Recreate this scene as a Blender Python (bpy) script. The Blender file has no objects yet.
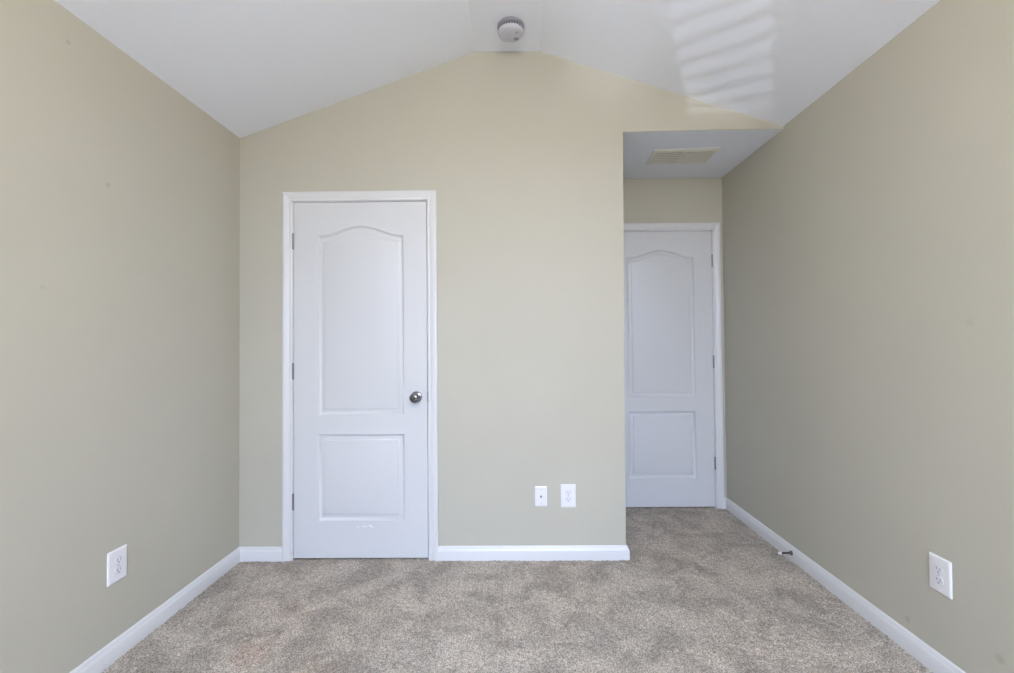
import bpy, bmesh, math, random
from mathutils import Vector, Matrix
from math import pi, sin, cos, radians as R

S = bpy.context.scene
COL = S.collection
random.seed(7)

# ------------------------------------------------------------------ camera
CAM_H = 1.2236
cam_d = bpy.data.cameras.new('camera')
cam = bpy.data.objects.new('camera', cam_d); COL.objects.link(cam)
cam_d.sensor_width = 36.0
cam_d.lens = 36.0 * 440.0 / 1014.0
cam_d.clip_start = 0.02
cam_d.shift_x = -(510.8 - 507.0) / 1014.0
cam_d.shift_y = (335.5 - 336.5) / 1014.0
# yaw, pitch and roll of the hand-held tripod head (fractions of a degree)
yaw, pitch, roll = -0.0086, 0.0158, -0.0079
_y, _p, _r = Matrix.Rotation(yaw, 3, 'Z'), Matrix.Rotation(-pitch, 3, 'X'), Matrix.Rotation(roll, 3, 'Y')
_w = _r @ _p @ _y                # rows: right, forward, up
M = Matrix((_w[0], _w[2], -_w[1])).transposed().to_4x4()
cam.matrix_world = Matrix.Translation((0, 0, CAM_H)) @ M
S.camera = cam

# ------------------------------------------------------------------ world, sun, big lights, exposure
S.view_settings.view_transform = 'Standard'
S.view_settings.look = 'None'
S.view_settings.gamma = 1.0
S.view_settings.use_curve_mapping = False
S.view_settings.exposure = 0.53

w = bpy.data.worlds.new('world'); S.world = w; w.use_nodes = True
bg = w.node_tree.nodes['Background']
bg.inputs['Color'].default_value = (0.72, 0.80, 1.0, 1)
bg.inputs['Strength'].default_value = 2.0


def lamp(name, typ, energy, color, loc, direction, **kw):
    d = bpy.data.lights.new(name, typ); d.energy = energy; d.color = color
    for k, v in kw.items(): setattr(d, k, v)
    o = bpy.data.objects.new(name, d); COL.objects.link(o)
    o.location = loc
    o.rotation_euler = Vector(direction).normalized().to_track_quat('-Z', 'Y').to_euler()
    return o


# daylight falling in through the wide window in the wall behind the camera
lamp('sky_daylight', 'AREA', 450, (0.50, 0.655, 1.0), (0.38, -2.4, 2.6), (-0.05, 1, -0.54), shape='RECTANGLE', size=1.8, size_y=1.6)
# added warm fill light above the camera, no fixture; lifts walls and ceiling
lamp('warm_fill', 'POINT', 50, (1.0, 0.91, 0.76), (0.12, -0.10, 2.40), (0, 0, -1), shadow_soft_size=0.22)
# the sun itself, making a patch on the carpet behind the camera
lamp('sun', 'SUN', 17.0, (1.0, 0.84, 0.62), (-2, -8, 9), (0.38, 0.58, -0.78), angle=0.01)
# sunlight thrown back up from outside through the slatted blind on to the ceiling
SX, SY, SZ = 1.47 - 26 * 0.503, 2.471 - 26 * 0.864, -3.23
lamp('sun_glint', 'SPOT', 6800, (0.80, 0.84, 1.0), (SX, SY, SZ), (-1.02 - SX, -1.5 - SY, 1.62 - SZ),
     spot_size=R(2.5), spot_blend=0.35, shadow_soft_size=0.05)

# a second, fainter glint through the wide window
lamp('sun_glint_faint', 'SPOT', 3000, (0.80, 0.84, 1.0), (-3.0, -20.0, -3.2), (0.52 + 3.0, 2.25 + 20.0, 2.78 + 3.2),
     spot_size=R(1.5), spot_blend=0.9, shadow_soft_size=0.05)

# ------------------------------------------------------------------ room measures (metres)
XL, XR, D, D2 = -1.571, 1.540, 2.500, 3.246
XA = 0.620                       # where the closet wall ends and the entry recess begins
HL, HR, HA, HF = 2.4105, 2.4417, 2.428, 2.894
XF1, XF2 = -0.214, 0.153         # flat strip along the ridge
YR = -1.50                       # wall behind the camera
T = 0.115
HALL = D2 + T + 1.1


# ------------------------------------------------------------------ materials
def mat(name, col, rough=0.5, metal=0.0, spec=0.5):
    m = bpy.data.materials.new(name); m.use_nodes = True
    b = m.node_tree.nodes['Principled BSDF']
    b.inputs['Base Color'].default_value = (*col, 1)
    b.inputs['Roughness'].default_value = rough
    b.inputs['Metallic'].default_value = metal
    b.inputs['Specular IOR Level'].default_value = spec
    m.diffuse_color = (*col, 1)
    return m


def nd(m, typ, **kw):
    n = m.node_tree.nodes.new(typ)
    for k, v in kw.items():
        if hasattr(n, k): setattr(n, k, v)
        else: n.inputs[k.replace('_', ' ')].default_value = v
    return n


def lk(m, a, b): m.node_tree.links.new(a, b)


def add_bump(m, scale, strength, dist, detail=3.0):
    tc = nd(m, 'ShaderNodeTexCoord')
    n = nd(m, 'ShaderNodeTexNoise', Scale=scale, Detail=detail)
    lk(m, tc.outputs['Object'], n.inputs['Vector'])
    b = nd(m, 'ShaderNodeBump', Strength=strength, Distance=dist)
    lk(m, n.outputs['Fac'], b.inputs['Height'])
    lk(m, b.outputs['Normal'], m.node_tree.nodes['Principled BSDF'].inputs['Normal'])
    return tc


def mix_color(m, fac, a, b, mode='MIX'):
    x = nd(m, 'ShaderNodeMix', data_type='RGBA', blend_type=mode)
    for s, v in ((x.inputs[0], fac), (x.inputs[6], a), (x.inputs[7], b)):
        if hasattr(v, 'links'): lk(m, v, s)
        elif isinstance(v, tuple): s.default_value = (*v, 1)
        else: s.default_value = v
    return x.outputs[2]


WALL = (0.492, 0.476, 0.406)


def wall_mat(name, spots=()):
    """Eggshell greige paint, roller texture, faint broad unevenness, plus small scuffs at given places."""
    m = mat(name, WALL, 0.55, spec=0.35)
    tc = add_bump(m, 260, 0.10, 0.002)
    n = nd(m, 'ShaderNodeTexNoise', Scale=2.2, Detail=2.0)
    lk(m, tc.outputs['Object'], n.inputs['Vector'])
    mr = nd(m, 'ShaderNodeMapRange', From_Min=0.3, From_Max=0.7, To_Min=0.0, To_Max=1.0)
    lk(m, n.outputs['Fac'], mr.inputs['Value'])
    c = mix_color(m, mr.outputs['Result'], tuple(v * 0.985 for v in WALL), tuple(min(1, v * 1.015) for v in WALL))
    for (p, r, dark) in spots:
        d = nd(m, 'ShaderNodeVectorMath', operation='DISTANCE')
        lk(m, tc.outputs['Object'], d.inputs[0]); d.inputs[1].default_value = p
        f = nd(m, 'ShaderNodeMapRange', From_Min=r * 0.25, From_Max=r, To_Min=dark, To_Max=0.0, interpolation_type='SMOOTHSTEP')
        lk(m, d.outputs['Value'], f.inputs['Value'])
        c = mix_color(m, f.outputs['Result'], c, (0.24, 0.21, 0.13))
    lk(m, c, m.node_tree.nodes['Principled BSDF'].inputs['Base Color'])
    return m


m_wall = wall_mat('wall_paint')
m_wall_r = wall_mat('wall_paint_scuffed_right', [((XR, 1.765, 0.121), 0.018, 0.30), ((XR, 1.433, 0.202), 0.022, 0.25), ((XR, 1.50, 1.28), 0.02, 0.12)])
m_wall_l = wall_mat('wall_paint_scuffed_left', [((XL, 1.526, 2.298), 0.014, 0.28), ((XL, 1.682, 1.846), 0.014, 0.30), ((XL, 1.45, 1.42), 0.012, 0.15)])
m_ceil = mat('ceiling_paint', (0.82, 0.855, 0.93), 0.6, spec=0.3); add_bump(m_ceil, 180, 0.12, 0.002)
m_trim = mat('white_trim_paint', (0.68, 0.69, 0.71), 0.32)
m_door = mat('white_door_paint', (0.625, 0.637, 0.662), 0.36)
# faint wood-grain emboss of a moulded door skin
_tc = nd(m_door, 'ShaderNodeTexCoord'); _mp = nd(m_door, 'ShaderNodeMapping'); _mp.inputs['Scale'].default_value = (220, 220, 6)
_n = nd(m_door, 'ShaderNodeTexNoise', Scale=1.0, Detail=3.0); _b = nd(m_door, 'ShaderNodeBump', Strength=0.10, Distance=0.0012)
lk(m_door, _tc.outputs['Object'], _mp.inputs['Vector']); lk(m_door, _mp.outputs['Vector'], _n.inputs['Vector'])
lk(m_door, _n.outputs['Fac'], _b.inputs['Height']); lk(m_door, _b.outputs['Normal'], m_door.node_tree.nodes['Principled BSDF'].inputs['Normal'])
m_nickel = mat('satin_nickel', (0.22, 0.22, 0.23), 0.10, 1.0)
m_hinge = mat('dull_nickel_hinge', (0.30, 0.30, 0.31), 0.42, 0.9)
m_plate = mat('white_plastic', (0.78, 0.78, 0.81), 0.35)
m_recept = mat('receptacle_plastic', (0.75, 0.75, 0.79), 0.4)
m_slot = mat('dark_slot', (0.24, 0.24, 0.26), 0.7)
m_gap = mat('painted_gap_shade', (0.62, 0.62, 0.66), 0.5)
m_screw = mat('painted_screw', (0.55, 0.55, 0.57), 0.4, 0.4)
m_brass = mat('coax_metal', (0.22, 0.21, 0.20), 0.35, 0.9)
m_det = mat('detector_plastic', (0.56, 0.56, 0.64), 0.45)  # white plastic in shade; the shade is put into this greyer colour
m_det_dark = mat('detector_grille', (0.14, 0.14, 0.17), 0.6)
m_detbase = mat('detector_base_grey', (0.30, 0.30, 0.35), 0.5)
m_vent = mat('cream_vent_enamel', (0.72, 0.71, 0.64), 0.4)
m_duct = mat('duct_dark', (0.07, 0.065, 0.05), 0.7)
m_rod = mat('dark_bronze', (0.035, 0.033, 0.03), 0.3, 0.6)
m_stopbase = mat('pewter_base', (0.12, 0.13, 0.13), 0.35, 0.8)
m_rubber = mat('white_rubber', (0.80, 0.79, 0.76), 0.6)
m_blind = mat('blind_slat', (0.78, 0.78, 0.76), 0.5)
m_scuff = mat('chipped_paint', (0.80, 0.80, 0.83), 0.5)
m_glass = bpy.data.materials.new('window_glass'); m_glass.use_nodes = True
_nt = m_glass.node_tree; _nt.nodes.clear()
_o = _nt.nodes.new('ShaderNodeOutputMaterial'); _t = _nt.nodes.new('ShaderNodeBsdfTransparent'); _g = _nt.nodes.new('ShaderNodeBsdfGlossy')
_m = _nt.nodes.new('ShaderNodeMixShader'); _g.inputs['Roughness'].default_value = 0.02; _m.inputs[0].default_value = 0.05
_nt.links.new(_t.outputs[0], _m.inputs[1]); _nt.links.new(_g.outputs[0], _m.inputs[2]); _nt.links.new(_m.outputs[0], _o.inputs['Surface'])


def carpet_mat():
    m = mat('cut_pile_carpet', (0.35, 0.31, 0.27), 0.95, spec=0.1)
    tc = nd(m, 'ShaderNodeTexCoord')
    # tufts: light and dark yarns
    n1 = nd(m, 'ShaderNodeTexNoise', Scale=185.0, Detail=2.5, Roughness=0.65)
    n2 = nd(m, 'ShaderNodeTexNoise', Scale=48.0, Detail=3.0, Roughness=0.7)
    n3 = nd(m, 'ShaderNodeTexNoise', Scale=5.5, Detail=4.5, Roughness=0.62, Distortion=0.6)
    n4 = nd(m, 'ShaderNodeTexNoise', Scale=1.3, Detail=2.0)
    for n in (n1, n2, n3, n4): lk(m, tc.outputs['Object'], n.inputs['Vector'])
    a = nd(m, 'ShaderNodeMapRange', From_Min=0.36, From_Max=0.64); lk(m, n1.outputs['Fac'], a.inputs['Value'])
    c = mix_color(m, a.outputs['Result'], (0.255, 0.226, 0.196), (0.71, 0.650, 0.575))
    b = nd(m, 'ShaderNodeMapRange', From_Min=0.32, From_Max=0.68, To_Min=0.82, To_Max=1.16); lk(m, n2.outputs['Fac'], b.inputs['Value'])
    c = mix_color(m, 1.0, c, b.outputs['Result'], 'MULTIPLY')
    # brushed patches of pile
    d = nd(m, 'ShaderNodeMapRange', From_Min=0.38, From_Max=0.60, To_Min=0.74, To_Max=1.08); lk(m, n3.outputs['Fac'], d.inputs['Value'])
    c = mix_color(m, 1.0, c, d.outputs['Result'], 'MULTIPLY')
    e = nd(m, 'ShaderNodeMapRange', From_Min=0.4, From_Max=0.6, To_Min=0.0, To_Max=0.5); lk(m, n4.outputs['Fac'], e.inputs['Value'])
    c = mix_color(m, e.outputs['Result'], c, mix_color(m, 1.0, c, (1.03, 0.98, 0.95), 'MULTIPLY'))
    # two old brownish stains
    for (p, r, f0) in (((-1.06, 1.75, 0), 0.13, 0.40), ((-1.02, 2.02, 0), 0.10, 0.22), ((-0.75, 1.62, 0), 0.12, 0.2)):
        dd = nd(m, 'ShaderNodeVectorMath', operation='DISTANCE')
        lk(m, tc.outputs['Object'], dd.inputs[0]); dd.inputs[1].default_value = p
        ad = nd(m, 'ShaderNodeMath', operation='MULTIPLY_ADD'); lk(m, n3.outputs['Fac'], ad.inputs[0]); ad.inputs[1].default_value = 0.25
        lk(m, dd.outputs['Value'], ad.inputs[2])
        f = nd(m, 'ShaderNodeMapRange', From_Min=r * 0.4 + 0.12, From_Max=r + 0.12, To_Min=f0, To_Max=0.0, interpolation_type='SMOOTHSTEP')
        lk(m, ad.outputs['Value'], f.inputs['Value'])
        c = mix_color(m, f.outputs['Result'], c, mix_color(m, 1.0, c, (0.86, 0.66, 0.60), 'MULTIPLY'))
    lk(m, c, m.node_tree.nodes['Principled BSDF'].inputs['Base Color'])
    bp = nd(m, 'ShaderNodeBump', Strength=0.9, Distance=0.006); lk(m, n1.outputs['Fac'], bp.inputs['Height'])
    lk(m, bp.outputs['Normal'], m.node_tree.nodes['Principled BSDF'].inputs['Normal'])
    return m


m_carpet = carpet_mat()


# ------------------------------------------------------------------ mesh helpers
def obj(name, bm, material, parent=None, smooth=False, loc=None):
    me = bpy.data.meshes.new(name)
    bmesh.ops.recalc_face_normals(bm, faces=bm.faces)
    bm.to_mesh(me); bm.free()
    me.materials.append(material)
    if smooth:
        me.shade_smooth()
        me.set_sharp_from_angle(angle=R(38))
    o = bpy.data.objects.new(name, me); COL.objects.link(o)
    if parent: o.parent = parent
    if loc: o.location = loc
    return o


def empty(name, loc=(0, 0, 0), rz=0.0):
    o = bpy.data.objects.new(name, None); COL.objects.link(o)
    o.location = loc; o.rotation_euler = (0, 0, rz); o.empty_display_size = 0.05
    return o


def tag(o, label, cat, group=None, kind=None):
    o['label'] = label; o['category'] = cat
    if group: o['group'] = group
    if kind: o['kind'] = kind
    return o


def box(bm, x0, x1, y0, y1, z0, z1, bevel=0.0, seg=2):
    g = bmesh.ops.create_cube(bm, size=1.0)
    for v in g['verts']:
        v.co = Vector(((x0 + x1) / 2 + v.co.x * (x1 - x0), (y0 + y1) / 2 + v.co.y * (y1 - y0), (z0 + z1) / 2 + v.co.z * (z1 - z0)))
    if bevel:
        es = list({e for v in g['verts'] for e in v.link_edges})
        bmesh.ops.bevel(bm, geom=es, offset=bevel, segments=seg, profile=0.5, affect='EDGES')


def prism(bm, pts, to3, d0, d1):
    """closed 2-D outline pushed from depth d0 to depth d1"""
    a = [bm.verts.new(to3(p, d0)) for p in pts]; b = [bm.verts.new(to3(p, d1)) for p in pts]
    bm.faces.new(a); bm.faces.new(b[::-1])
    n = len(pts)
    for i in range(n): bm.faces.new((a[i], a[(i + 1) % n], b[(i + 1) % n], b[i]))


def lathe(bm, prof, axis='Y', seg=40, origin=(0, 0, 0)):
    """prof: (radius, distance along axis) from one end to the other"""
    ox, oy, oz = origin; rings = []
    for r, h in prof:
        ring = []
        if r < 1e-6:
            ring = [bm.verts.new({'Y': (ox, oy + h, oz), 'Z': (ox, oy, oz + h), 'X': (ox + h, oy, oz)}[axis])]
        else:
            for k in range(seg):
                t = 2 * pi * k / seg; c, s = r * cos(t), r * sin(t)
                ring.append(bm.verts.new({'Y': (ox + c, oy + h, oz + s), 'Z': (ox + c, oy + s, oz + h), 'X': (ox + h, oy + c, oz + s)}[axis]))
        rings.append(ring)
    for A, B in zip(rings, rings[1:]):
        for k in range(seg):
            q = [A[k % len(A)], A[(k + 1) % len(A)], B[(k + 1) % len(B)], B[k % len(B)]]
            q2 = []
            for v in q:
                if v not in q2: q2.append(v)
            if len(q2) > 2: bm.faces.new(q2)
    for ring in (rings[0], rings[-1]):
        if len(ring) > 2: bm.faces.new(ring)


def offset_pts(path, d, closed=False):
    """shift a 2-D polyline sideways by d (to its left), mitred"""
    n = len(path); out = []
    for i in range(n):
        ps = []
        for a, b in (((i - 1) % n, i), (i, (i + 1) % n)):
            if not closed and (a > b): continue
            e = Vector(path[b]) - Vector(path[a]); e.normalize(); ps.append(Vector((-e.y, e.x)))
        if len(ps) == 1: out.append(tuple(Vector(path[i]) + ps[0] * d))
        else:
            m_ = (ps[0] + ps[1]).normalized(); out.append(tuple(Vector(path[i]) + m_ * (d / max(0.3, m_.dot(ps[0])))))
    return out


def moulding(names, path, prof, to3, material, parent=None):
    """sweep prof [(sideways, up)] along path; every straight run becomes a mesh of its own with mitred ends"""
    lines = [offset_pts(path, a) for a, _ in prof]
    res = []
    for i in range(len(path) - 1):
        if names[i] is None: res.append(None); continue
        bm = bmesh.new()
        A = [bm.verts.new(to3(lines[k][i], prof[k][1])) for k in range(len(prof))]
        B = [bm.verts.new(to3(lines[k][i + 1], prof[k][1])) for k in range(len(prof))]
        n = len(prof)
        for k in range(n): bm.faces.new((A[k], A[(k + 1) % n], B[(k + 1) % n], B[k]))
        bm.faces.new(A); bm.faces.new(B[::-1])
        res.append(obj(names[i], bm, material, parent, smooth=True))
    return res


XZ = lambda p, d: (p[0], d, p[1])


# ------------------------------------------------------------------ shell
def struct(name, bm, m, label, cat='wall', smooth=False):
    return tag(obj(name, bm, m, smooth=smooth), label, cat, kind='structure')


# doors: slab left edge, slab right edge, plane of the wall they sit in
DOOR_TOP, DW = 2.034, 0.762
d1x = -1.2610
d2x = 1.457 - DW
JG, JT = 0.003, 0.018            # gap round the slab, thickness of the jamb
def opening(x): return x - JG - JT, x + DW + JG + JT, DOOR_TOP + JG + JT
l1, r1, t1 = opening(d1x)
l2, r2, t2 = opening(d2x)

# closet wall with its gable top, doorway and the recess cut from its right end
bm = bmesh.new()
prism(bm, [(XL, -0.02), (l1, -0.02), (l1, t1), (r1, t1), (r1, -0.02), (XA, -0.02), (XA, HA), (XR, HA), (XR, HR), (XF2, HF), (XF1, HF), (XL, HL)], XZ, D, D + T)
bm.edges.ensure_lookup_table()
sel = []
for e in bm.edges:
    a, b = e.verts[0].co, e.verts[1].co
    if abs(a.y - D) < 1e-5 and abs(b.y - D) < 1e-5:
        if abs(a.x - XA) < 1e-4 and abs(b.x - XA) < 1e-4: sel.append(e)
        if abs(a.z - HA) < 1e-4 and abs(b.z - HA) < 1e-4: sel.append(e)
bmesh.ops.bevel(bm, geom=sel, offset=0.008, segments=4, profile=0.5, affect='EDGES')
struct('wall_back', bm, m_wall, 'beige gabled closet wall holding the left white door, facing the camera')

bm = bmesh.new(); box(bm, XL - T, XL, YR - T, HALL, -0.02, HL + 0.0)
struct('wall_left', bm, m_wall_l, 'long beige wall along the left side of the room')
bm = bmesh.new(); box(bm, XR, XR + T, YR - T, HALL, -0.02, HR)
struct('wall_right', bm, m_wall_r, 'long beige wall along the right side of the room running into the recess')
bm = bmesh.new(); box(bm, XA - T, XA, D + T, D2, -0.02, HA)
struct('wall_alcove_left', bm, m_wall, 'short beige side wall closing the recess on its left')
bm = bmesh.new()
prism(bm, [(XL, -0.02), (l2, -0.02), (l2, t2), (r2, t2), (r2, -0.02), (XR, -0.02), (XR, HA), (XL, HA)], XZ, D2, D2 + T)
struct('wall_alcove_back', bm, m_wall, 'beige wall above and around the far door at the end of the recess')
bm = bmesh.new(); box(bm, XL, XR, HALL, HALL + T, -0.02, 2.43)
struct('wall_hall', bm, m_wall, 'beige hallway wall behind the far door')

# ceiling: two slopes and a narrow flat strip on the ridge
bm = bmesh.new()
CT = 0.12
prism(bm, [(XL - T, HL - T * (HF - HL) / (XF1 - XL)), (XF1, HF), (XF2, HF), (XR + T, HR - T * (HF - HR) / (XR - XF2)),
           (XR + T, HR + CT), (XF2, HF + CT), (XF1, HF + CT), (XL - T, HL + CT)], XZ, YR - T, D + T)
struct('ceiling', bm, m_ceil, 'white vaulted ceiling with two slopes and a flat ridge strip', 'ceiling')
bm = bmesh.new(); box(bm, XL, XR, D + T, D2 + T, HA, HA + 0.1); box(bm, XA + 0.0005, XR, D + 0.009, D + T, HA - 0.0015, HA + 0.002)
struct('ceiling_alcove', bm, m_ceil, 'low flat white ceiling over the recess', 'ceiling')
bm = bmesh.new(); box(bm, XL, XR, D2 + T, HALL, 2.43, 2.53)
struct('ceiling_hall', bm, m_ceil, 'flat ceiling of the hallway behind the far door', 'ceiling')

# wall behind the camera with two window openings
W = [(-1.34, -0.835, 1.42, 2.05), (-0.50, 1.05, 0.75, 2.05)]
bm = bmesh.new()
top = lambda x: HF - 0.001 if XF1 <= x <= XF2 else (HL + (x - XL) * (HF - HL) / (XF1 - XL) if x < XF1 else HR + (XR - x) * (HF - HR) / (XR - XF2))
xs = [XL, W[0][0], W[0][1], W[1][0], XF1, XF2, W[1][1], XR]
for a, b in zip(xs, xs[1:]):
    win = [q for q in W if a >= q[0] - 1e-6 and b <= q[1] + 1e-6]
    if win:
        prism(bm, [(a, -0.02), (b, -0.02), (b, win[0][2]), (a, win[0][2])], XZ, YR - T, YR)
        prism(bm, [(a, win[0][3]), (b, win[0][3]), (b, top(b)), (a, top(a))], XZ, YR - T, YR)
    else:
        prism(bm, [(a, -0.02), (b, -0.02), (b, top(b)), (a, top(a))], XZ, YR - T, YR)
struct('wall_rear', bm, m_wall, 'beige window wall behind the viewer')
for i, (a, b, z0, z1) in enumerate(W):
    t = empty('window_%d' % (i + 1), ((a + b) / 2, YR - T / 2, z0))
    tag(t, ['narrow window with a slatted blind behind the viewer', 'wide window behind the viewer'][i], 'window', kind='structure')
    ww, hh = (b - a) / 2, z1 - z0
    bm = bmesh.new()
    box(bm, -ww, -ww + 0.035, -0.045, 0.02, 0, hh, 0.003); box(bm, ww - 0.035, ww, -0.045, 0.02, 0, hh, 0.003)
    box(bm, -ww + 0.035, ww - 0.035, -0.045, 0.02, 0, 0.035, 0.003); box(bm, -ww + 0.035, ww - 0.035, -0.045, 0.02, hh - 0.035, hh, 0.003)
    if i: box(bm, -0.02, 0.02, -0.045, 0.02, 0.035, hh - 0.035, 0.003)
    obj('window_frame', bm, m_trim, t)
    bm = bmesh.new(); box(bm, -ww + 0.03, ww - 0.03, -0.02, -0.016, 0.03, hh - 0.03); obj('pane', bm, m_glass, t)
    bm = bmesh.new(); box(bm, -ww - 0.03, ww + 0.03, 0.02, 0.09, -0.03, -0.001, 0.004); obj('window_sill', bm, m_trim, t)
# the blind that the reflected sun shines through
bl = tag(empty('window_blind', (-1.0875, YR - 0.005, 2.02)), 'white horizontal slatted blind in the narrow window behind the viewer', 'blind')
bm = bmesh.new()
for k in range(14):
    box(bm, -0.2515, 0.2515, -0.024, 0.024, -0.062 - k * 0.0425, -0.059 - k * 0.0425)
obj('slats', bm, m_blind, bl)
bm = bmesh.new(); box(bm, -0.2515, 0.2515, -0.028, 0.028, -0.02, 0.028, 0.004); obj('head_rail', bm, m_blind, bl)
for x in (-0.18, 0.18):
    bm = bmesh.new(); box(bm, x - 0.0015, x + 0.0015, 0.0245, 0.0255, -0.61, -0.02); obj('ladder_cord', bm, m_blind, bl)


# ------------------------------------------------------------------ carpet
def carpet():
    import numpy as np
    rng = np.random.default_rng(3)
    x0, x1 = XL - 0.01, XR + 0.01
    xs = np.linspace(x0, x1, 560)
    ys = np.concatenate([np.linspace(YR - T, 0.9, 60), np.linspace(0.9, D2 + 0.12, 440)[1:], np.linspace(D2 + 0.12, HALL, 16)[1:]])
    X, Y = np.meshgrid(xs, ys)
    h = rng.standard_normal(X.shape)
    k = h.copy()
    for ax in (0, 1): k = (np.roll(k, 1, ax) + 2 * k + np.roll(k, -1, ax)) / 4
    lo = rng.standard_normal(X.shape)
    for _ in range(14):
        for ax in (0, 1): lo = (np.roll(lo, 2, ax) + lo + np.roll(lo, -2, ax)) / 3
    Z = 0.0013 * h + 0.0016 * k + 0.007 * lo
    Z = np.clip(Z, -0.007, 0.006)
    X = X + rng.uniform(-.0015, .0015, X.shape); Y = Y + rng.uniform(-.0015, .0015, X.shape)
    ny, nx = X.shape
    me = bpy.data.meshes.new('floor')
    V = np.stack([X, Y, Z], -1).reshape(-1, 3)
    i = np.arange(ny * nx).reshape(ny, nx)
    F = np.stack([i[:-1, :-1], i[:-1, 1:], i[1:, 1:], i[1:, :-1]], -1).reshape(-1, 4)
    me.vertices.add(len(V)); me.vertices.foreach_set('co', V.ravel())
    me.loops.add(F.size); me.loops.foreach_set('vertex_index', F.ravel())
    me.polygons.add(len(F)); me.polygons.foreach_set('loop_start', np.arange(0, F.size, 4)); me.polygons.foreach_set('loop_total', np.full(len(F), 4))
    me.update(calc_edges=True); me.validate()
    me.shade_smooth()
    me.materials.append(m_carpet)
    o = bpy.data.objects.new('floor', me); COL.objects.link(o)
    tag(o, 'mottled taupe cut-pile carpet covering the whole floor', 'carpet', kind='structure')


carpet()

# ------------------------------------------------------------------ baseboards
BB = [(0, -0.01), (0.014, -0.01), (0.014, 0.052), (0.0125, 0.056), (0.0085, 0.063), (0.0078, 0.066), (0.0065, 0.0725), (0.004, 0.0765), (0, 0.078)]
XY = lambda p, h: (p[0], p[1], h)
CW = 0.059                         # slab edge to outer edge of the casing


def basb(names, labels, path):
    # the room lies to the right of each run, so the moulding is swept along the reversed offset side
    prof = [(-a, h) for a, h in BB]
    for o, lb in zip(moulding(names, path, prof, XY, m_trim), labels):
        if o: tag(o, lb, 'baseboard', kind='structure')


basb(['baseboard_left', 'baseboard_back_left'],
     ['white baseboard along the left wall', 'short white baseboard between left corner and left door casing'],
     [(XL, YR), (XL, D), (d1x - CW, D)])
basb(['baseboard_back', 'baseboard_alcove_left'],
     ['white baseboard under the two wall plates, right of the left door', 'white baseboard on the hidden side wall of the recess'],
     [(d1x + DW + CW, D), (XA, D), (XA, D2)])
basb(['baseboard_alcove_back', 'baseboard_right', 'baseboard_rear'],
     ['tiny white baseboard piece beside the far door casing', 'white baseboard along the right wall carrying the door stop', 'white baseboard under the windows behind the viewer'],
     [(d2x + DW + CW, D2), (XR, D2), (XR, YR), (XL, YR)])


# ------------------------------------------------------------------ doors
def panel_outline(x0, x1, z0, z1, rise=0.0, n=36):
    pts = [(x0, z0), (x1, z0), (x1, z1)]
    if rise:
        c, hw = (x0 + x1) / 2, (x1 - x0) / 2
        for k in range(1, n):
            u = 1 - 2 * k / n                        # 1 .. -1
            a = min(1.0, abs(u) / 0.94)
            pts.append((c + u * hw, z1 + rise * (0.5 + 0.5 * cos(pi * a)) ** 0.88))
    pts.append((x0, z1))
    return pts


PAN = [(0.0, 0.0), (0.003, 0.003), (0.008, 0.0120), (0.013, 0.0145), (0.019, 0.0135), (0.029, 0.0110), (0.0315, 0.0100), (0.0350, 0.0042), (0.038, 0.0034)]


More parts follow.
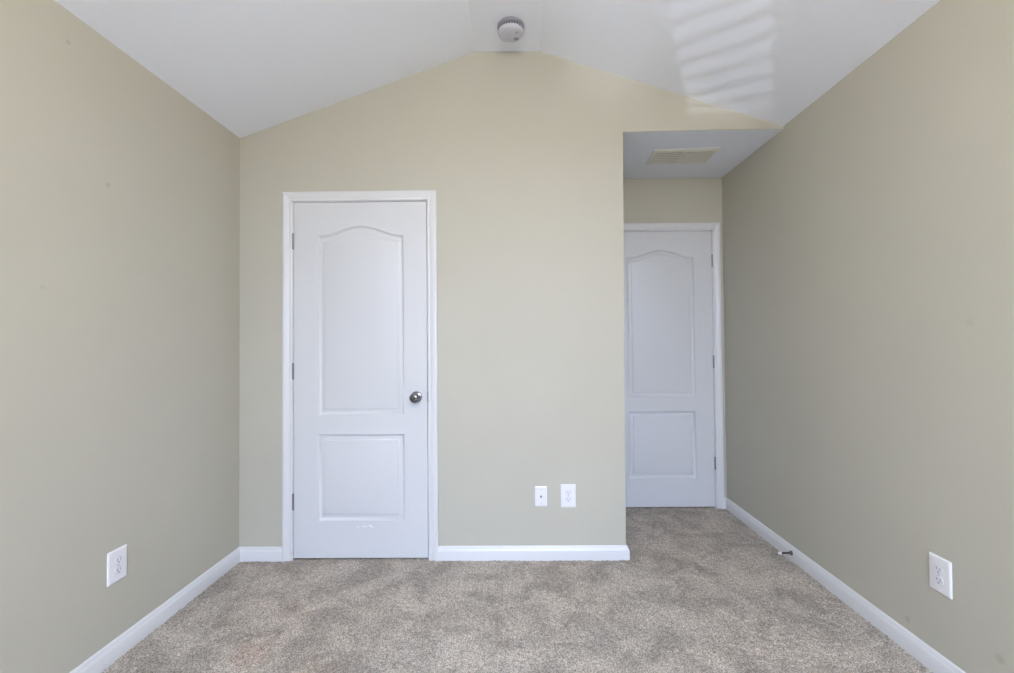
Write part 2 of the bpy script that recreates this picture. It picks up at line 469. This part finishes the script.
def door(name, label, x, wall_y, hinge_side, knob_side):
    t = tag(empty(name, (x, wall_y, 0)), label, 'door', kind='structure')
    y0 = 0.001
    z0 = 0.012
    pw = (0.139, DW - 0.132)
    outl = [panel_outline(pw[0], pw[1], 0.219, 0.709), panel_outline(pw[0], pw[1], 0.817, 1.843, 0.055)]
    # slab face with the two panel openings
    bm = bmesh.new()
    rect = [(0, z0), (DW, z0), (DW, DOOR_TOP), (0, DOOR_TOP)]
    loops = []
    for pts in [rect] + outl:
        vs = [bm.verts.new((p[0], y0, p[1])) for p in pts]
        loops.append([bm.edges.new((vs[i], vs[(i + 1) % len(vs)])) for i in range(len(vs))])
    rv = [e.verts[0] for e in loops[0]]
    bmesh.ops.triangle_fill(bm, edges=[e for l in loops for e in l], use_beauty=True, use_dissolve=False)
    back = [bm.verts.new((p[0], y0 + 0.035, p[1])) for p in rect]
    fr = [min(bm.verts, key=lambda v: (v.co - Vector((p[0], y0, p[1]))).length) for p in rect]
    for i in range(4): bm.faces.new((fr[i], fr[(i + 1) % 4], back[(i + 1) % 4], back[i]))
    bm.faces.new(back)
    slab = obj('door_slab', bm, m_door, t)
    for nm, pts in zip(('lower_panel', 'upper_panel'), outl):
        bm = bmesh.new(); rings = []
        for off, dep in PAN:
            rings.append([bm.verts.new((p[0], y0 + dep, p[1])) for p in (offset_pts(pts, off, True) if off else pts)])
        n = len(pts)
        for A, B in zip(rings, rings[1:]):
            for i in range(n): bm.faces.new((A[i], A[(i + 1) % n], B[(i + 1) % n], B[i]))
        bm.faces.new(rings[-1])
        obj(nm, bm, m_door, slab, smooth=True)
    # jamb (with the stop bead behind the slab)
    bm = bmesh.new()
    a, b, tp = -JG - JT, DW + JG + JT, DOOR_TOP + JG
    box(bm, a, a + JT, 0, T, -0.01, tp + JT); box(bm, b - JT, b, 0, T, -0.01, tp + JT); box(bm, a + JT, b - JT, 0, T, tp, tp + JT)
    sy = y0 + 0.037
    box(bm, a + JT, a + JT + 0.012, sy, sy + 0.03, -0.01, tp); box(bm, b - JT - 0.012, b - JT, sy, sy + 0.03, -0.01, tp)
    box(bm, a + JT + 0.012, b - JT - 0.012, sy, sy + 0.03, tp - 0.012, tp)
    obj('door_jamb', bm, m_trim, t)
    # colonial casing, three mitred boards
    q = 0.007
    prof = [(0, 0), (0, 0.007), (0.003, 0.0095), (0.011, 0.0105), (0.014, 0.009), (0.018, 0.0115), (0.034, 0.0150), (0.041, 0.0165), (0.048, 0.0165), (0.052, 0.0140), (0.052, 0)]
    path = [(-q, -0.008), (-q, DOOR_TOP + q), (DW + q, DOOR_TOP + q), (DW + q, -0.008)]
    moulding(['side_casing', 'head_casing', 'side_casing'], path, prof, lambda p, h: (p[0], -h, p[1]), m_trim, t)
    # hinges: knuckle barrel with tips and the sliver of leaf beside it
    hx = -JG / 2 if hinge_side < 0 else DW + JG / 2
    for hz in (1.812, 1.070, 0.330):
        bm = bmesh.new()
        for k in range(5):
            z = hz - 0.0445 + k * 0.0178
            lathe(bm, [(0.0048, 0.0), (0.0056, 0.0007), (0.0056, 0.0168), (0.0048, 0.0175)], 'Z', 14, (hx, -0.0045, z))
        lathe(bm, [(0.0, -0.004), (0.0035, -0.003), (0.0035, 0.0)], 'Z', 12, (hx, -0.0045, hz - 0.0445))
        lathe(bm, [(0.0035, 0.0), (0.0035, 0.003), (0.0, 0.004)], 'Z', 12, (hx, -0.0045, hz + 0.0445))
        h = obj('hinge', bm, m_hinge, t, smooth=True)
        bm = bmesh.new(); box(bm, hx - 0.0012, hx + 0.0012, -0.003, 0.03, hz - 0.0445, hz + 0.0445)
        obj('hinge_leaf', bm, m_hinge, h)
    # knob: rose, neck and round grip
    if knob_side:
        kx = DW - 0.062 if knob_side > 0 else 0.062; kz = 0.918
        k = obj('door_knob', (lambda bm: (lathe(bm, [(0.0, -0.064), (0.010, -0.0637), (0.018, -0.0618), (0.0245, -0.0565), (0.0275, -0.049), (0.0270, -0.041), (0.0235, -0.0335),
                                               (0.0165, -0.028), (0.0125, -0.024), (0.0125, -0.008)], 'Y', 40, (kx, 0, kz)), bm)[1])(bmesh.new()), m_nickel, t, smooth=True)
        bm = bmesh.new(); lathe(bm, [(0.0130, -0.0085), (0.024, -0.0080), (0.0305, -0.0055), (0.0325, -0.0015), (0.0325, 0.001)], 'Y', 40, (kx, 0, kz)); obj('rose', bm, m_nickel, k, smooth=True)
        sx = DW + JG if knob_side > 0 else -JG
        bm = bmesh.new(); box(bm, sx - 0.003, sx + 0.0022, -0.0018, 0.02, kz - 0.028, kz + 0.030, 0.0008)
        obj('strike_plate', bm, m_hinge, t)
    return t, slab


dr1, slab1 = door('door_1', 'left white two-panel arched door with round metal knob, in the beige closet wall', d1x, D, -1, 1)
dr2, slab2 = door('door_2', 'far white two-panel arched door at the end of the recess, hinges on its right', d2x, D2, 1, 0)
# small chips of paint under the lower panel of the left door
bm = bmesh.new()
for (cx, cz, rx, rz, a) in ((0.402, 0.188, 0.020, 0.0035, 0.12), (0.436, 0.192, 0.010, 0.007, -0.5), (0.366, 0.187, 0.010, 0.003, 0.2), (0.447, 0.183, 0.006, 0.004, 0.6)):
    pts = []
    for k in range(14):
        th = 2 * pi * k / 14; rr = random.uniform(0.75, 1.15)
        u, v = rx * rr * cos(th), rz * rr * sin(th)
        pts.append((cx + u * cos(a) - v * sin(a), cz + u * sin(a) + v * cos(a)))
    prism(bm, pts, XZ, 0.0004, 0.0012)
obj('paint_scuff', bm, m_scuff, slab1)


# ------------------------------------------------------------------ wall plates
def plate_bm(w, h, th=0.0062):
    bm = bmesh.new()
    r = 0.004
    def rr(w, h, r):
        p = []
        for cx, cz, a0 in ((w / 2 - r, h / 2 - r, 0), (-w / 2 + r, h / 2 - r, 90), (-w / 2 + r, -h / 2 + r, 180), (w / 2 - r, -h / 2 + r, 270)):
            for k in range(5): a = R(a0 + 22.5 * k); p.append((cx + r * cos(a), cz + r * sin(a)))
        return p
    rings = []
    for ins, y in ((0, 0.0), (0, -0.0022), (0.0015, -0.0042), (0.0045, -0.0058), (0.009, -th)):
        rings.append([bm.verts.new((x, y, z)) for x, z in rr(w - 2 * ins, h - 2 * ins, max(0.0015, r - ins * 0.3))])
    for A, B in zip(rings, rings[1:]):
        for i in range(20): bm.faces.new((A[i], A[(i + 1) % 20], B[(i + 1) % 20], B[i]))
    bm.faces.new(rings[0]); bm.faces.new(rings[-1])
    return bm


def outlet(w, h, loc, rz, label):
    t = tag(empty('electrical_outlet', loc, rz), label, 'electrical outlet')
    obj('cover_plate', plate_bm(w, h), m_plate, t, smooth=True)
    for s in (1, -1):
        cz = s * 0.0195
        pts = []
        for k in range(48):
            a = 2 * pi * k / 48
            pts.append((0.0172 * cos(a), cz + max(-0.0142, min(0.0142, 0.0172 * sin(a)))))
        bm = bmesh.new(); prism(bm, pts, XZ, -0.0055, -0.0088)
        # face, then a ring round it with the gap's shade put into its colour
        f = obj('receptacle', bm, m_recept, t)
        bm = bmesh.new()
        pr = [((p[0]) * 1.09, cz + (p[1] - cz) * 1.09) for p in pts]
        prism(bm, pr, XZ, -0.0055, -0.0066); obj('gap_shade_ring', bm, m_gap, f)
        bm = bmesh.new()
        box(bm, -0.0078, -0.0052, -0.0091, -0.0085, cz - 0.001, cz + 0.0085)
        box(bm, 0.0052, 0.0076, -0.0091, -0.0085, cz - 0.0005, cz + 0.0080)
        prism(bm, [(0.0028 * cos(2 * pi * k / 12), cz - 0.0078 + 0.0030 * sin(2 * pi * k / 12)) for k in range(12)], XZ, -0.0085, -0.0091)
        obj('socket_slots', bm, m_slot, f)
    bm = bmesh.new(); lathe(bm, [(0.0, -0.0080), (0.0022, -0.0078), (0.0034, -0.0068), (0.0034, -0.005)], 'Y', 16); obj('screw', bm, m_screw, t)
    return t


outlet(0.085, 0.130, (0.295, D, 0.3565), 0, 'white duplex outlet on the closet wall, right of the smaller cable plate')
outlet(0.085, 0.128, (XL, 1.730, 0.361), pi / 2, 'white duplex outlet low on the left wall')
outlet(0.084, 0.131, (XR, 1.624, 0.367), -pi / 2, 'white duplex outlet low on the right wall')

t = tag(empty('cable_outlet', (0.1415, D, 0.355)), 'small white wall plate with one round coax jack, left of the duplex outlet', 'wall plate')
obj('cover_plate', plate_bm(0.068, 0.112), m_plate, t, smooth=True)
bm = bmesh.new()
prism(bm, [(0.0062 * cos(pi / 3 * k), 0.0062 * sin(pi / 3 * k)) for k in range(6)], XZ, -0.006, -0.0085)
lathe(bm, [(0.0048, -0.0085), (0.0048, -0.0165), (0.0040, -0.0172), (0.0014, -0.0172), (0.0, -0.0150)], 'Y', 20)
j = obj('coax_jack', bm, m_brass, t, smooth=True)
for s in (1, -1):
    bm = bmesh.new(); lathe(bm, [(0.0, -0.0078), (0.0022, -0.0076), (0.0036, -0.0066), (0.0036, -0.005)], 'Y', 16, (0, 0, s * 0.0405)); obj('screw', bm, m_screw, t)

# ------------------------------------------------------------------ smoke detector on the ridge
t = tag(empty('smoke_detector', (-0.007, 2.298, HF)), 'round white smoke detector on the flat ridge of the ceiling', 'smoke detector')
bm = bmesh.new(); lathe(bm, [(0.0, 0.0), (0.070, 0.0), (0.0715, -0.003), (0.0715, -0.010), (0.069, -0.013), (0.0, -0.013)], 'Z', 56); obj('mounting_base', bm, m_detbase, t, smooth=True)
bm = bmesh.new(); lathe(bm, [(0.0, -0.013), (0.0625, -0.013), (0.0620, -0.030), (0.0, -0.030)], 'Z', 56); g = obj('smoke_grille', bm, m_det_dark, t, smooth=True)
bm = bmesh.new()
for k in range(28):
    a = 2 * pi * k / 28
    if k in (8, 9): continue
    c, s = cos(a), sin(a)
    p = [(0.0615, -0.0022), (0.0675, -0.0018), (0.0675, 0.0018), (0.0615, 0.0022)]
    prism(bm, p, lambda q, z: (q[0] * c - q[1] * s, q[0] * s + q[1] * c, z), -0.012, -0.031)
obj('grille_ribs', bm, m_detbase, g)
bm = bmesh.new(); lathe(bm, [(0.0, -0.030), (0.066, -0.030), (0.0675, -0.032), (0.066, -0.040), (0.060, -0.046), (0.050, -0.0495), (0.026, -0.051), (0.0, -0.0515)], 'Z', 56)
c_ = obj('detector_cap', bm, m_det, t, smooth=True)
bm = bmesh.new(); lathe(bm, [(0.0, -0.051), (0.0125, -0.0515), (0.0125, -0.0535), (0.011, -0.0545), (0.0, -0.0545)], 'Z', 28, (-0.010, 0.0, 0)); obj('test_button', bm, m_det, c_, smooth=True)
bm = bmesh.new()
for k in range(5):
    x = 0.016 + k * 0.005
    box(bm, x, x + 0.0026, 0.016, 0.034, -0.0525, -0.047)
obj('sounder_slots', bm, m_det_dark, c_)
bm = bmesh.new(); lathe(bm, [(0.0, -0.050), (0.003, -0.050), (0.003, -0.0525), (0.0, -0.053)], 'Z', 12, (0.030, -0.022, 0)); obj('indicator_light', bm, m_det_dark, c_)

# ------------------------------------------------------------------ ceiling register in the recess
t = tag(empty('ceiling_vent', (1.095, 2.856, HA), R(-3)), 'cream rectangular air register on the low ceiling of the recess', 'air vent')
VW, VD = 0.203, 0.112
bm = bmesh.new()
fp = [(0, 0), (0, 0.003), (0.004, 0.006), (0.020, 0.009), (0.025, 0.010), (0.027, 0.0085), (0.027, 0)]
path = [(-VW, -VD), (VW, -VD), (VW, VD), (-VW, VD), (-VW, -VD)]
lines = [offset_pts(path[:4], a, True) for a, _ in fp]
vv = [[bm.verts.new((lines[k][i][0], lines[k][i][1], -fp[k][1])) for k in range(len(fp))] for i in range(4)]
for i in range(4):
    A, B = vv[i], vv[(i + 1) % 4]
    for k in range(len(fp)): bm.faces.new((A[k], A[(k + 1) % len(fp)], B[(k + 1) % len(fp)], B[k]))
obj('vent_frame', bm, m_vent, t, smooth=True)
bm = bmesh.new(); box(bm, -0.006, 0.006, -VD + 0.026, VD - 0.026, -0.0095, -0.001, 0.0015); obj('divider', bm, m_vent, t)
bm = bmesh.new(); box(bm, -VW + 0.026, VW - 0.026, -VD + 0.026, VD - 0.026, -0.0012, -0.0002); obj('duct_opening', bm, m_duct, t)
for s in (-1, 1):
    bm = bmesh.new()
    xa, xb = (-VW + 0.027, -0.006) if s < 0 else (0.006, VW - 0.027)
    n = 7
    for k in range(n):
        y = -VD + 0.033 + (2 * VD - 0.062) * k / (n - 1)
        dy = 0.0048 if s > 0 else 0.0034
        prism(bm, [(y - dy / 2, -0.0015), (y - dy / 2 + 0.0012, -0.0012), (y + dy * 0.2, -0.0058), (y + dy * 0.75, -0.0090), (y + dy * 0.75 - 0.0008, -0.0096), (y + dy * 0.05, -0.0062)],
              lambda q, x: (x, q[0], q[1]), xa, xb)
    obj('louvre_bank', bm, m_vent, t)

# ------------------------------------------------------------------ door stop on the right baseboard
t = tag(empty('door_stop', (XR - 0.014, 2.472, 0.044)), 'dark rigid door stop with white tip sticking out of the right baseboard', 'door stop')
bm = bmesh.new(); lathe(bm, [(0.0, 0.0), (0.0125, 0.0), (0.0130, -0.003), (0.0105, -0.006), (0.0070, -0.010), (0.0050, -0.014), (0.0, -0.014)], 'X', 24); obj('base', bm, m_stopbase, t, smooth=True)
bm = bmesh.new()
lathe(bm, [(0.0042, -0.010)] + [((0.0052 if k % 2 else 0.0045), -0.012 - k * 0.0022) for k in range(21)] + [(0.0042, -0.060)], 'X', 18)
obj('rod', bm, m_rod, t, smooth=True)
bm = bmesh.new(); lathe(bm, [(0.0050, -0.057), (0.0072, -0.0575), (0.0080, -0.061), (0.0078, -0.070), (0.0060, -0.073), (0.0, -0.074)], 'X', 20); obj('rubber_tip', bm, m_rubber, t, smooth=True)
